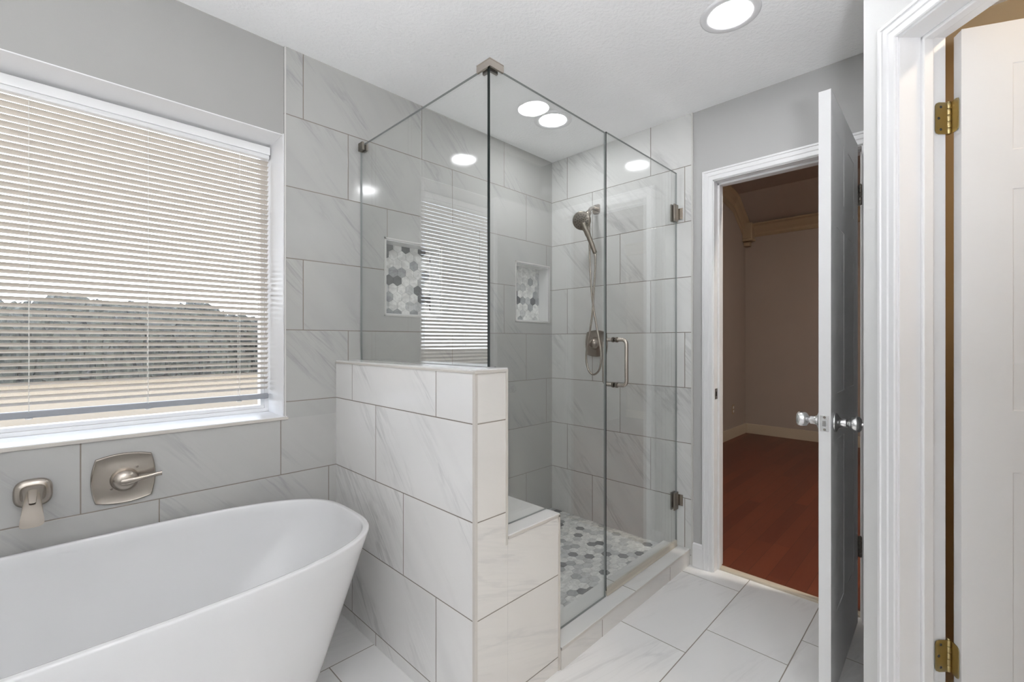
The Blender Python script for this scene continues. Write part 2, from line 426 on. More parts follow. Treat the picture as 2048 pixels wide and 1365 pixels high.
# back wall: painted part with the bedroom door, tiled part in the shower
DY0, DY1, DZ = .308, .938, 2.092
bm = bmesh.new()
for u0, u1, v0, v1 in cells([-1.25, DY0 - .02, DY1 + .02, 1.058], [0, DZ + .02, CEIL], [(DY0 - .02, DY1 + .02, 0, DZ + .02)]):
    box(bm, XB + .006, 2.612, u0, u1, v0, v1)
wb = struct('wall_back', bm, 'paint_b')
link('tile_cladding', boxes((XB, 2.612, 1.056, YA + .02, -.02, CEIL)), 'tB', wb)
struct('trim_4', boxes((XB - .005, XB + .008, 1.050, 1.059, CZ * 0, CEIL)), 'edge_l', bevel=.0015)
# toilet-room side of the same wall, painted tan
link('tan_paint', boxes((XB - .002, XB + .006, -1.25, .07, 0, CEIL)), 'tan', wb)
bm = bmesh.new()
prism(bm, [(XB + .006, .995, 0), (XB - .008, .995, 0), (XB - .008, .995, .105), (XB - .004, .995, .122), (XB + .006, .995, .128)], (0, .056, 0))
struct('baseboard_back', bm, 'trim', bevel=.001)

# angled wall with the toilet-room door: p runs away from the camera, q to the right
def PQ(p, q, z=0.0): return Vector(((p + q) * R2, (p - q) * R2, z))
PJ, QW0, QW1, PC = 1.2716, 1.100, 1.227, 1.403
PN = PJ - .640                                   # near jamb
def pqbox(bm, p0, p1, q0, q1, z0, z1, mi=0):
    prism(bm, [PQ(p0, q0, z0), PQ(p1, q0, z0), PQ(p1, q1, z0), PQ(p0, q1, z0)], (0, 0, z1 - z0), mi)
bm = bmesh.new()
pqbox(bm, PJ + .02, PC, QW0, QW1, 0, CEIL); pqbox(bm, PN - .02, PJ + .02, QW0, QW1, DZ + .02, CEIL); pqbox(bm, -1.62, PN - .02, QW0, QW1, 0, CEIL)
wr = struct('wall_right', bm, 'paint_w')
struct('wall_alcove', boxes((1.735, XB + .006, .080, .118, 0, CEIL)), 'paint_b')
link('tan_paint', boxes((1.775, XB, .046, .080, 0, CEIL)), 'tan', bpy.data.objects['wall_alcove'])
struct('wall_front', boxes((-1.36, 2.60, -1.95, -1.90, 0, CEIL)), 'paint_w')
struct('wall_side', boxes((-1.40, -1.35, -1.95, YW, 0, CEIL)), 'paint_w')
struct('wall_toilet_room', boxes((.40, 2.60, -1.30, -1.25, 0, CEIL)), 'tan')

# ------------------------------------------------------------------ casings, jambs and doors
CAS = [(.005, 0), (.005, .009), (.009, .011), (.026, .0105), (.030, .013), (.048, .0135), (.050, .017), (.058, .017), (.060, .014), (.060, 0)]
def casing(bm, f, uL, uR, zT):
    """f(u, z, d) -> 3D point; a mitred casing round an opening"""
    st = [(lambda o: (uL - o, 0)), (lambda o: (uL - o, zT + o)), (lambda o: (uR + o, zT + o)), (lambda o: (uR + o, 0))]
    rs = [[f(*s(o), d) for o, d in CAS] for s in st]
    rings(bm, rs, True, True, True)
# bedroom door frame
bm = bmesh.new(); casing(bm, lambda u, z, d: (XB + .006 - d, u, z), DY0, DY1, DZ)
cas = struct('trim_5', bm, 'trim', smooth=True, angle=25)
def jamb_boxes(bm, p_, a0, a1, d0, d1):  # p_ maps (u0,u1,d0,d1,z0,z1)
    p_(bm, a0 - .02, a0, d0, d1, 0, DZ + .02); p_(bm, a1, a1 + .02, d0, d1, 0, DZ + .02); p_(bm, a0 - .02, a1 + .02, d0, d1, DZ, DZ + .02)
bbox = lambda bm, u0, u1, d0, d1, z0, z1: box(bm, d0, d1, u0, u1, z0, z1)
bm = bmesh.new(); jamb_boxes(bm, bbox, DY0, DY1, XB + .003, 2.615); link('jamb', bm, 'trim', cas, bevel=.001)
bm = bmesh.new()
box(bm, 2.535, 2.572, DY1 - .011, DY1, 0, DZ); box(bm, 2.535, 2.572, DY0, DY0 + .011, 0, DZ); box(bm, 2.535, 2.572, DY0, DY1, DZ - .011, DZ)
link('door_stop', bm, 'trim', cas, bevel=.002)
sp = link('strike_plate', boxes((2.500, 2.530, DY1 - .0025, DY1, .925, .982)), 'nickel_d', cas, bevel=.002)
link('strike_hole', boxes((2.508, 2.522, DY1 - .0032, DY1 - .002, .942, .966)), 'hole', sp)
bm = bmesh.new(); casing(bm, lambda u, z, d: (2.612 + d, u, z), DY0, DY1, DZ)
link('bedroom_casing', bm, 'crown', cas)
# toilet-room door frame (u = -p so that u grows to the right seen from the room)
bm = bmesh.new(); casing(bm, lambda u, z, d: PQ(-u, QW0 - d, z), -PJ, -PN, DZ)
cas2 = struct('trim_6', bm, 'trim', smooth=True, angle=25)
pbox = lambda bm, u0, u1, d0, d1, z0, z1: pqbox(bm, -u1, -u0, d0, d1, z0, z1)
bm = bmesh.new(); jamb_boxes(bm, pbox, -PJ, -PN, QW0 - .002, QW1 + .002); link('jamb', bm, 'trim', cas2, bevel=.001)
bm = bmesh.new()
pqbox(bm, PJ - .011, PJ, 1.157, 1.186, 0, DZ); pqbox(bm, PN, PN + .011, 1.157, 1.186, 0, DZ); pqbox(bm, PN, PJ, 1.157, 1.186, DZ - .011, DZ)
link('door_stop', bm, 'trim', cas2, bevel=.003)

def panel_slab(W, Z0, Z1, T):
    """six-panel slab: local x along the width, y thickness, z up"""
    xs = [0, .108, W / 2 - .045, W / 2 + .045, W - .108, W]
    zs = [Z0, .288, .890, 1.055, 1.640, 1.745, 1.972, Z1]
    bm = bmesh.new()
    for y, sg in ((0, 1), (T, -1)):
        for i in range(5):
            for j in range(7):
                x0, x1_, z0, z1 = xs[i], xs[i + 1], zs[j], zs[j + 1]
                if i in (1, 3) and j in (1, 3, 5):
                    loops = []
                    for ins, dep in ((0, 0), (.009, .013), (.018, .0135), (.044, .005)):
                        loops.append([Vector((x0 + ins, y + sg * dep, z0 + ins)), Vector((x1_ - ins, y + sg * dep, z0 + ins)),
                                      Vector((x1_ - ins, y + sg * dep, z1 - ins)), Vector((x0 + ins, y + sg * dep, z1 - ins))])
                    rings(bm, loops, True, False, True)
                else:
                    bm.faces.new([bm.verts.new(p) for p in ((x0, y, z0), (x1_, y, z0), (x1_, y, z1), (x0, y, z1))])
    c = [(0, 0), (W, 0), (W, T), (0, T)]
    for k in range(4):
        a, b_ = c[k], c[(k + 1) % 4]
        bm.faces.new([bm.verts.new(p) for p in ((*a, Z0), (*b_, Z0), (*b_, Z1), (*a, Z1))])
    bm.faces.new([bm.verts.new((*p, Z0)) for p in c]); bm.faces.new([bm.verts.new((*p, Z1)) for p in c])
    bmesh.ops.remove_doubles(bm, verts=bm.verts[:], dist=1e-5)
    return bm
def knob(parent, base, axis):
    """door knob whose rosette lies at base and that sticks out along axis (parent's space)"""
    bm = bmesh.new(); lathe(bm, base, axis, [(0, .033), (.004, .034), (.008, .032), (.014, .020), (.020, .0165), (.034, .015)], 36)
    r_ = link('rosette', bm, 'chrome', parent, smooth=True, angle=50)
    bm = bmesh.new(); lathe(bm, base, axis, [(.030, .0115), (.037, .011), (.040, .014), (.045, .022), (.052, .0265), (.062, .0275), (.070, .0255), (.0745, .020), (.076, .012), (.0765, .004)], 36)
    k_ = link('knob', bm, 'chrome', parent, smooth=True, angle=60)
    return r_, k_
# bedroom door: hinge on the right jamb, swung fully into the bathroom
DW = .615
d1 = panel_slab(DW, .022, 2.084, .035)
door1 = link('door_1', d1, 'door', bevel=.0015)
tag(door1, None, None, kind='structure')
# local x runs from the latch edge to the hinge edge
door1.location = (1.833, .309, 0); door1.rotation_euler = (0, 0, math.radians(.7))
knob(door1, (.060, 0, .959), (0, -1, 0)); r_, k_ = knob(door1, (.060, .035, .959), (0, 1, 0))
bm = bmesh.new(); lathe(bm, (.060, -.0760, .959), (0, -1, 0), [(0, .006), (.004, .006), (.005, .003), (.012, .003)], 12)
link('lock_button', bm, 'chrome', door1, smooth=True)
lp = link('latch_plate', boxes((-.0015, .002, .0055, .0305, .932, .987)), 'chrome', door1, bevel=.0012)
bm = bmesh.new(); prism(bm, [(-.010, .012, .950), (0, .012, .950), (0, .024, .950), (-.004, .024, .950)], (0, 0, .018))
link('latch_bolt', bm, 'chrome', lp, bevel=.0008)
bm = bmesh.new()
for z in (.939, .980): lathe(bm, (-.0015, .018, z), (-1, 0, 0), [(0, .004), (.0006, .0036)], 12)
link('plate_screws', bm, 'nickel_d', lp)
def hinge(parent, mat, leaf1, leaf2, pin, z0, z1):
    """leaf1/leaf2: four xy corners of thin leaves; pin: xy of the barrel (parent's space)"""
    bm = bmesh.new()
    n = 5; dz = (z1 - z0) / n
    for i in range(n): lathe(bm, (*pin, z0 + i * dz + .0006), (0, 0, 1), [(0, .0058), (.001, .0064), (dz - .0022, .0064), (dz - .0012, .0058)], 16)
    lathe(bm, (*pin, z1), (0, 0, 1), [(0, .005), (.002, .005), (.004, .003)], 16)
    h_ = link('hinge', bm, mat, parent, smooth=True)
    for lf in (leaf1, leaf2):
        (xa, ya), (xb, yb), nx = lf            # from barrel to the free edge, normal
        a, b_ = Vector((xa, ya, 0)), Vector((xb, yb, 0)); e = (b_ - a); nn = Vector((*nx, 0)).normalized() * .002
        L = e.length; e.normalize(); c_ = .010
        pr = [(0, z0), (L - c_, z0), (L - c_ * .3, z0 + c_ * .3), (L, z0 + c_), (L, z1 - c_), (L - c_ * .3, z1 - c_ * .3), (L - c_, z1), (0, z1)]
        bm = bmesh.new(); prism(bm, [a + e * s_ + Vector((0, 0, z)) for s_, z in pr], nn)
        l_ = link('leaf', bm, mat, h_)
        bm = bmesh.new()
        for s_, z in ((L * .55, z0 + .013), (L * .72, (z0 + z1) / 2), (L * .55, z1 - .013)):
            lathe(bm, a + e * s_ + Vector((0, 0, z)) + nn, nn, [(0, .0038), (.0006, .003)], 12)
        link('screws', bm, 'hole' if mat == 'brassm' else 'nickel_d', h_)
    return h_
for zc in (1.868, .350):
    hinge(door1, 'nickel_d', ((DW + .004, -.006), (DW + .004, .026), (1, 0)), ((DW + .004, -.006), (DW + .030, -.006), (0, 1)), (DW + .002, -.008), zc - .044, zc + .044)

# toilet-room door, ajar into the toilet room
ang = math.radians(19)
D = Vector((math.cos(ang), -math.sin(ang))); T_ = Vector((math.sin(ang), math.cos(ang)))   # (lateral, depth) of the camera frame
def LD(lat, dep):
    F_ = Vector((math.cos(math.radians(44.6)), math.sin(math.radians(44.6)))); R_ = Vector((math.sin(math.radians(44.6)), -math.cos(math.radians(44.6))))
    return F_ * dep + R_ * lat
C1 = Vector((1.219, 1.234))
door2 = link('door_2', panel_slab(.62, .022, 2.084, .035), 'door', bevel=.0015)
# grain of the moulded face
t = M['door'].node_tree
tag(door2, None, None, kind='structure')
o_ = LD(*C1); dv_ = LD(*(C1 + D)) - o_
door2.location = (o_[0], o_[1], 0); door2.rotation_euler = (0, 0, math.atan2(dv_[1], dv_[0]))
knob(door2, (.56, 0, .959), (0, -1, 0)); knob(door2, (.56, .035, .959), (0, 1, 0))
bpy.context.view_layer.update()
inv2 = door2.matrix_world.inverted()
def toD2(p, q):
    v = inv2 @ PQ(p, q, 0); return (v.x, v.y)
pin = toD2(PJ - .002, QW1 + .008)
for zc in (1.863, .354):
    a_ = toD2(PJ - .0025, QW1 + .003); b_ = toD2(PJ - .0025, QW1 - .031); n_ = toD2(PJ - 1.0025, QW1 + .003)
    hinge(door2, 'brassm', (a_, b_, (n_[0] - a_[0], n_[1] - a_[1])), ((-.003, .040), (-.003, .008), (1, 0)), pin, zc - .0445, zc + .0445)

# ------------------------------------------------------------------ bedroom
struct('floor_bedroom', boxes((2.575, 6.70, -1.6, 2.2, -.08, .004)), 'wood')
struct('trim_7', boxes((2.540, 2.580, DY0 - .02, DY1 + .02, -.02, .012)), 'thresh', bevel=.004)
prof = [(2.612, 3.62), (5.791, 3.15), (6.118, 3.10), (6.58, 2.79)]
struct('wall_bedroom_left', boxes((2.612, 6.70, 2.07, 2.19, 0, 3.7)), 'taupe')
struct('wall_bedroom_back', boxes((6.58, 6.70, -1.6, 2.07, 0, 3.7)), 'taupe')
struct('wall_bedroom_right', boxes((2.612, 6.70, -1.7, -1.6, 0, 3.7)), 'taupe')
struct('wall_bedroom_front', boxes((2.60, 2.625, -1.6, DY0 - .08, 0, CEIL), (2.60, 2.625, DY1 + .08, 2.07, 0, CEIL), (2.50, 2.625, -1.6, 2.07, CEIL + .02, 3.7)), 'taupe')
bm = bmesh.new()
prism(bm, [(x, -1.7, z) for x, z in prof] + [(6.58, -1.7, 3.75), (2.612, -1.7, 3.75)], (0, 3.85, 0))
struct('ceiling_bedroom', bm, 'taupe_c')
# crown moulding following the slope of the ceiling
CR = [(0, 0), (.075, 0), (.075, -.015), (.055, -.035), (.035, -.085), (.018, -.115), (.018, -.145), (.008, -.165), (0, -.17)]
bm = bmesh.new()
pl = [(2.63, 3.615), (5.791, 3.148), (6.118, 3.098), (6.56, 2.80)]
rings(bm, [[(x, 2.07 - o, z + d * 1.25) for o, d in CR] for x, z in pl], True, True, True)
ct = struct('trim_8', bm, 'crown')
bm = bmesh.new(); rings(bm, [[(6.58 - o, y, 2.79 + d) for o, d in CR] for y in (-1.6, 2.0)], True, True, True)
link('back_crown', bm, 'crown', ct)
link('corner_block', boxes((6.46, 6.58, 1.95, 2.07, 2.59, 2.80), (6.45, 6.58, 1.94, 2.07, 2.56, 2.59), (6.50, 6.58, 1.99, 2.07, 2.50, 2.56)), 'crown', ct, bevel=.01)
struct('baseboard_bedroom', boxes((2.63, 6.58, 2.055, 2.07, 0, .13), (6.565, 6.58, -1.6, 2.055, 0, .13)), 'thresh', bevel=.004)
op = thing('outlet_plate', 'small cream outlet plate low on the bedroom wall beyond the open doorway', 'outlet', (6.118, 2.068, .365))
child(link('plate', boxes((6.08, 6.156, 2.064, 2.0705, .305, .425)), 'crown', bevel=.003), op)
child(link('socket', boxes((6.10, 6.136, 2.062, 2.066, .373, .405), (6.10, 6.136, 2.062, 2.066, .325, .357)), 'trim', bevel=.002), op)

# ------------------------------------------------------------------ half wall, bench, curb, shower floor
hw = thing('half_wall', 'marble tiled half wall between the bathtub and the shower', 'half wall', (XH0, YE, 0))
bm = boxes((XH0 + .0, XH1, YE + .0, YA, 0, ZH - .012))
bm.faces.ensure_lookup_table()
for f in bm.faces:
    c = f.calc_center_median()
    f.material_index = 1 if abs(c.y - YE) < .001 else 0
child(link('tile_body', bm, ['tH', 'tE']), hw)
o_ = child(link('cap', boxes((XH0 - .001, XH1 + .0004, YE - .001, YA, ZH - .012, ZH)), 'tS', bevel=.0015), hw); o_['label'] = 'pale marble cap'
E1 = .009
bm = bmesh.new()
box(bm, XH0 - .003, XH0 + E1, YE - .003, YE + E1, 0, ZH - .012); box(bm, XH1 - E1, XH1 + .0004, YE - .003, YE + .004, BZ - .03, ZH - .012)
box(bm, XH0 - .003, XH1 + .0004, YE - .003, YE + .005, ZH - .014, ZH - .004); box(bm, XH0 - .003, XH0 + .004, YE, YA, ZH - .014, ZH - .006)
o_ = child(link('edge_strip', bm, 'edge', bevel=.001), hw); o_['label'] = 'beige tile edge strip'
bm = boxes((XH0 - .004, XH0, YE, YA, 0, .052)); 
bn = thing('shower_bench', 'low marble tiled bench block running behind the half wall into the shower', 'bench', (XH1, YE, 0))
bm = boxes((XH1 + .0006, BX, YE, YA, 0, BZ - .012))
for f in bm.faces:
    f.material_index = 1 if abs(f.calc_center_median().y - YE) < .001 else 0
child(link('tile_body', bm, ['tB', 'tE']), bn)
child(link('seat_slab', boxes((XH1 + .0006, BX + .001, YE - .001, YA, BZ - .012, BZ)), 'tS', bevel=.0015), bn)
bm = bmesh.new()
box(bm, XH1 + .002, BX + .002, YE - .003, YE + .004, BZ - .013, BZ - .003); box(bm, BX - E1, BX + .002, YE - .003, YE + .005, 0, BZ - .006)
child(link('edge_strip', bm, 'edge', bevel=.001), bn)
cu = thing('shower_curb', 'low marble curb under the glass shower door', 'curb', (BX, CY0, 0))
bm = boxes((BX + .002, XB, CY0, CY1, 0, CZ - .010)); child(link('tile_body', bm, 'tC'), cu)
child(link('top_slab', boxes((BX + .002, XB, CY0 - .001, CY1 + .002, CZ - .010, CZ)), 'tT', bevel=.001), cu)
child(link('edge_strip', boxes((BX + .002, XB, CY0 - .003, CY0 + .006, CZ - .013, CZ - .002)), 'edge', bevel=.001), cu)
bm = boxes((BX, XB, CY1, YA, -.01, SF, 4))
hexes(bm, (BX, XB, CY1, YA), .0515, lambda u, v, d: (u, v, SF + d), (.01, .02), False, 5)
struct('floor_shower', bm, HX)

# ------------------------------------------------------------------ shower glass
g = .005
def glass_poly(name, pts, ext, parent):
    bm = bmesh.new(); fs, sd = prism(bm, pts, ext)
    for f in sd:
        f.normal_update(); c_ = f.calc_center_median() - sum((v.co for v in bm.verts), Vector()) / len(bm.verts); nn = f.normal if f.normal.dot(c_) > 0 else -f.normal
        f.material_index = 1 if nn.x < -.5 or nn.y < -.5 else 2
    return child(link(name, bm, ['glass', 'gedge', 'gtop']), parent)
gs = thing('shower_side_panel', 'fixed glass panel standing on the half wall, reflecting the window blind', 'glass panel', (XG, 1.6, ZH))
glass_poly('glass', [(XG - g, YG + g + .003, ZH + .001), (XG - g, YA - .002, ZH + .001), (XG - g, YA - .002, GT), (XG - g, YG + g + .003, GT)], (2 * g, 0, 0), gs)
bm = boxes((XG - .016, XG - g - .0003, YA - .040, YA - .0005, 2.146, 2.184), (XG + g + .0003, XG + .016, YA - .040, YA - .0005, 2.146, 2.184), (XG - .016, XG + .016, YA - .003, YA - .0005, 2.146, 2.184))
child(link('wall_clamp', bm, 'nickel_d', bevel=.001), gs)['label'] = 'small dark nickel wall clamp'
gf = thing('shower_front_panel', 'fixed glass panel notched over the bench, left of the glass door', 'glass panel', (1.4, YG, CZ))
glass_poly('glass', [(XG - g, YG - g, ZH + .001), (XH1 + .003, YG - g, ZH + .001), (XH1 + .003, YG - g, BZ + .001), (BX + .003, YG - g, BZ + .001),
                     (BX + .003, YG - g, CZ + .001), (1.750, YG - g, CZ + .001), (1.750, YG - g, GT), (XG - g, YG - g, GT)], (0, 2 * g, 0), gf)
gc = thing('glass_corner_clamp', 'square nickel clamp joining the two glass panels at their top corner', 'clamp', (XG, YG, GT))
c0, c1 = XG - .014, XG + .052
k0, k1 = GT - .010, GT + .018
xa, ya = XG - g - .0004, YG - g - .0004
bm = bmesh.new()
prism(bm, [(c0, YG - .014, k0), (c1, YG - .014, k0), (c1, ya, k0), (xa, ya, k0), (xa, YG + .055, k0), (c0, YG + .055, k0)], (0, 0, k1 - k0 - .004))
prism(bm, [(c0, YG - .014, k1 - .004), (c1, YG - .014, k1 - .004), (c1, YG + .017, k1 - .004), (XG + .017, YG + .017, k1 - .004), (XG + .017, YG + .055, k1 - .004), (c0, YG + .055, k1 - .004)], (0, 0, .004))
child(link('outer_cover', bm, 'nickel', bevel=.0008), gc)
bm = boxes((XG + g + .0003, XG + .014, YG + g + .001, YG + .045, GT - .012, GT + .002), (XG + g + .001, XG + .042, YG + g + .0003, YG + .014, GT - .012, GT + .002))
child(link('inner_plate', bm, 'nickel_d', bevel=.0008), gc)
sd_ = thing('shower_door', 'frameless glass shower door hinged on the tiled back wall, with a bar pull', 'shower door', (2.1, YG, CZ))
glass_poly('glass', [(1.756, YG - g, .112), (2.470, YG - g, .112), (2.470, YG - g, GT + .006), (1.756, YG - g, GT + .006)], (0, 2 * g, 0), sd_)
bm = bmesh.new(); box(bm, 1.757, 2.469, YG - .0065, YG + .0065, .098, .120); prism(bm, [(1.757, YG - .006, .100), (1.757, YG + .004, .100), (1.757, YG - .010, .0885)], (.712, 0, 0))
child(link('sweep', bm, 'sweep', bevel=.001), sd_)['label'] = 'beige vinyl sweep along the bottom edge'
for zc in (1.952, .345):
    bm = boxes((2.424, 2.472, YG - .013, YG - g - .0003, zc - .048, zc + .048), (2.424, 2.472, YG + g + .0003, YG + .013, zc - .048, zc + .048))
    h_ = child(link('hinge', bm, 'nickel_d', bevel=.0015), sd_)
    bm = boxes((2.466, XB - .001, YG - .009, YG + .009, zc - .030, zc + .030), (XB - .006, XB - .0005, YG - .034, YG + .024, zc - .031, zc + .031))
    l_ = link('wall_plate', bm, 'nickel', bevel=.001); l_.parent = h_; l_.matrix_parent_inverse = Matrix.Translation(sd_.location).inverted(); l_.matrix_parent_inverse = Matrix.Identity(4)
def pull(sg, name):
    hx, z0, z1, so, r = 1.835, 1.034, 1.244, .060, .0085
    pts = [(hx, YG + sg * g, z1)]
    for k in range(0, 7):
        a = k / 6 * math.pi / 2; pts.append((hx, YG + sg * (so - .022 + .022 * math.sin(a)), z1 - .022 + .022 * math.cos(a)))
    for k in range(0, 7):
        a = k / 6 * math.pi / 2; pts.append((hx, YG + sg * (so - .022 + .022 * math.cos(a)), z0 + .022 - .022 * math.sin(a)))
    pts.append((hx, YG + sg * g, z0))
    bm = bmesh.new(); tube(bm, pts, r, 16)
    p_ = child(link(name, bm, 'nickel', smooth=True), sd_)
    bm = bmesh.new()
    for z in (z0, z1):
        for a, b_ in ((g, .009), (.0105, .0145)):
            lathe(bm, (hx, YG + sg * a, z), (0, sg, 0), [(0, .0105), (.0008, .0125), (b_ - a - .0008, .0125), (b_ - a, .0105)], 20)
    l_ = link('collars', bm, 'nickel_d', smooth=True); l_.parent = p_
pull(-1, 'pull_handle'); pull(1, 'pull_handle')

# ------------------------------------------------------------------ shower fittings
def bowed(wd, ht, bow, n=14):
    """outline with four pointed corners and bowed sides"""
    c = [(-wd, -ht), (wd, -ht), (wd, ht), (-wd, ht)]; out = []
    for k in range(4):
        a, b_ = Vector((*c[k], 0)), Vector((*c[(k + 1) % 4], 0)); nrm = Vector(((a + b_).x, (a + b_).y, 0)).normalized()
        for i in range(n):
            s_ = i / n; p = a.lerp(b_, s_) + nrm * bow * 4 * s_ * (1 - s_); out.append((p.x, p.y))
    return out
def escutcheon(f, wd, ht, bow, thick):
    """f(u, v, d) -> 3D"""
    ol = bowed(wd, ht, bow); bm = bmesh.new()
    rs = [[f(u * s_, v * s_, d) for u, v in ol] for s_, d in ((1, .0006), (1, thick * .45), (.985, thick * .8), (.955, thick), (.93, thick * .92), (.55, thick * .95), (.30, thick * 1.15))]
    rings(bm, rs, True, True, True)
    return bm
def superloft(bm, secs, n=28, e=2.6):
    """secs: (centre, side vector, up vector)"""
    rs = []
    for c, s_, u_ in secs:
        c, s_, u_ = Vector(c), Vector(s_), Vector(u_)
        r = []
        for i in range(n):
            a = 2 * math.pi * i / n; ca, sa = math.cos(a), math.sin(a)
            r.append(c + s_ * math.copysign(abs(ca) ** (2 / e), ca) + u_ * math.copysign(abs(sa) ** (2 / e), sa))
        rs.append(r)
    rings(bm, rs, True, True, True)
# tub valve
tv = thing('tub_valve', 'brushed nickel square tub valve with lever on the tile under the window', 'tub valve', (.178, YA, .767))
fA = lambda u, v, d: (.178 + u, YA - d, .767 + v)
child(link('trim_plate', escutcheon(fA, .074, .074, .012, .011), 'nickel', smooth=True, angle=28), tv)
bm = bmesh.new(); lathe(bm, (.178, YA - .010, .764), (0, -1, 0), [(0, .037), (.002, .0385), (.022, .036), (.028, .033), (.036, .025), (.040, .015), (.041, .003)], 36)
hb = child(link('hub', bm, 'nickel', smooth=True, angle=50), tv)
bm = bmesh.new()
superloft(bm, [((.160, YA - .038, .762), (0, .010, 0), (0, 0, .010)), ((.182, YA - .047, .763), (0, .011, 0), (0, 0, .013)), ((.205, YA - .050, .765), (0, .008, 0), (0, 0, .009)),
               ((.235, YA - .052, .769), (0, .0055, 0), (0, 0, .0065)), ((.262, YA - .054, .773), (0, .005, 0), (0, 0, .007)), ((.275, YA - .055, .774), (0, .005, 0), (0, 0, .0075))])
l_ = link('lever', bm, 'nickel', smooth=True, angle=50); l_.parent = hb
bm = bmesh.new()
for dx, dz in ((.034, .034), (-.034, -.030)):
    bm = bmesh.new(); lathe(bm, (.178 + dx, YA - .010, .767 + dz), (0, -1, 0), [(0, .0042), (.002, .004), (.0028, .002)], 14)
    child(link('plate_screw', bm, 'nickel_d', smooth=True), tv)
# tub spout
ts = thing('tub_spout', 'brushed nickel flared tub spout on the tile left of the tub valve', 'tub spout', (-.038, YA, .767))
fS = lambda u, v, d: (-.038 + u, YA - d, .767 + v)
ol = []
bm = bmesh.new()
def sup(wd, ht, e, n=40):
    return [(wd * math.copysign(abs(math.cos(a)) ** (2 / e), math.cos(a)), ht * math.copysign(abs(math.sin(a)) ** (2 / e), math.sin(a))) for a in [2 * math.pi * i / n for i in range(n)]]
rings(bm, [[fS(u * s_, v * s_, d) for u, v in sup(.0435, .0435, 2.9)] for s_, d in ((1, .0006), (1, .008), (.95, .014), (.78, .019), (.55, .021))], True, True, True)
child(link('flange', bm, 'nickel', smooth=True, angle=40), ts)
bm = bmesh.new()
X0 = -.038
superloft(bm, [((X0, YA - .012, .768), (.031, 0, 0), (0, 0, .028)), ((X0, YA - .030, .768), (.026, 0, 0), (0, .002, .025)), ((X0, YA - .055, .764), (.0205, 0, 0), (0, .006, .021)),
               ((X0, YA - .080, .755), (.0195, 0, 0), (0, .009, .018)), ((X0, YA - .105, .741), (.0215, 0, 0), (0, .011, .015)),
               ((X0, YA - .128, .725), (.0235, 0, 0), (0, .013, .0125)), ((X0, YA - .144, .712), (.0255, 0, 0), (0, .014, .0105))], 36, 3.2)
sb = child(link('spout_body', bm, 'nickel', smooth=True, angle=50), ts)
bm = bmesh.new()
superloft(bm, [((X0, YA - .060, .783), (.011, 0, 0), (0, .002, .006)), ((X0, YA - .078, .772), (.010, 0, 0), (0, .003, .005)), ((X0, YA - .096, .760), (.0075, 0, 0), (0, .003, .003))], 20, 2.6)
l_ = link('ridge', bm, 'nickel', smooth=True, angle=50); l_.parent = sb
# shower valve
YV, ZV = 1.680, 1.222
sv = thing('shower_valve', 'brushed nickel shower valve with lever on the back wall behind the hose', 'shower valve', (XB, YV, ZV))
fB = lambda u, v, d: (XB - d, YV + u, ZV + v)
child(link('trim_plate', escutcheon(fB, .072, .074, .012, .011), 'nickel', smooth=True, angle=28), sv)
bm = bmesh.new(); lathe(bm, (XB - .010, YV, ZV), (-1, 0, 0), [(0, .040), (.003, .041), (.018, .038), (.030, .034), (.044, .026), (.050, .016), (.051, .003)], 36)
hb = child(link('hub', bm, 'nickel', smooth=True, angle=50), sv)
bm = bmesh.new()
superloft(bm, [((XB - .048, YV + .004, ZV + .014), (0, .010, 0), (.008, 0, 0)), ((XB - .060, YV + .016, ZV + .004), (0, .008, 0), (.006, 0, .004)), ((XB - .066, YV + .024, ZV - .024), (0, .006, 0), (.005, 0, 0)),
               ((XB - .066, YV + .027, ZV - .056), (0, .006, 0), (.005, 0, 0)), ((XB - .066, YV + .028, ZV - .066), (0, .006, 0), (.005, 0, 0))])
l_ = link('lever', bm, 'nickel', smooth=True, angle=50); l_.parent = hb
# hand shower
hs_ = thing('hand_shower', 'brushed nickel hand shower with looping hose hung on the back wall', 'hand shower', (XB, YV, 2.09))
bm = bmesh.new()
rings(bm, [[(XB - d, YV + u * s_, 2.092 + v * s_) for u, v in sup(.027, .030, 5)] for s_, d in ((1, .0006), (1, .006), (.9, .010))], True, True, True)
child(link('wall_flange', bm, 'nickel', smooth=True, angle=40), hs_)
bm = bmesh.new()
tube(bm, smooth_path([(XB - .006, YV, 2.092), (XB - .045, YV, 2.092), (2.405, YV - .006, 2.075), (2.372, YV - .012, 2.040)], 6), .011, 16)
lathe(bm, (2.382, YV - .012, 2.052), (-.55, -.1, -.75), [(0, .014), (.006, .018), (.028, .018), (.034, .014)], 20)
child(link('arm', bm, 'nickel', smooth=True, angle=50), hs_)
HC = Vector((2.335, 1.690, 1.992)); nd = Vector((-.80, -.36, -.32)).normalized()     # spray face centre and its direction
bm = bmesh.new()
lathe(bm, HC - nd * .034, nd, [(0, .012), (.006, .034), (.016, .050), (.026, .0575), (.032, .0585), (.036, .056), (.038, .052)], 44)
tip = Vector((2.392, 1.628, 1.788)); neck = HC - nd * .018
ax_ = (tip - neck).normalized()
tube(bm, smooth_path([neck + ax_ * .02, neck + ax_ * .06 - nd * .004, neck + ax_ * .11 - nd * .003, tip - ax_ * .03, tip], 5), [.026] * 3 + [.022] * 3 + [.0185] * 4 + [.0155] * 5 + [.0135] * 4 + [.012] * 2, 20)
hh = child(link('shower_head', bm, 'nickel_d', smooth=True, angle=50), hs_)
bm = bmesh.new(); lathe(bm, HC + nd * .002, nd, [(0, .050), (.0025, .049), (.003, .047)], 44)
l_ = link('spray_face', bm, 'nickel_d', smooth=True, angle=40); l_.parent = hh
a, u_, v_ = frame(nd)
bm = bmesh.new()
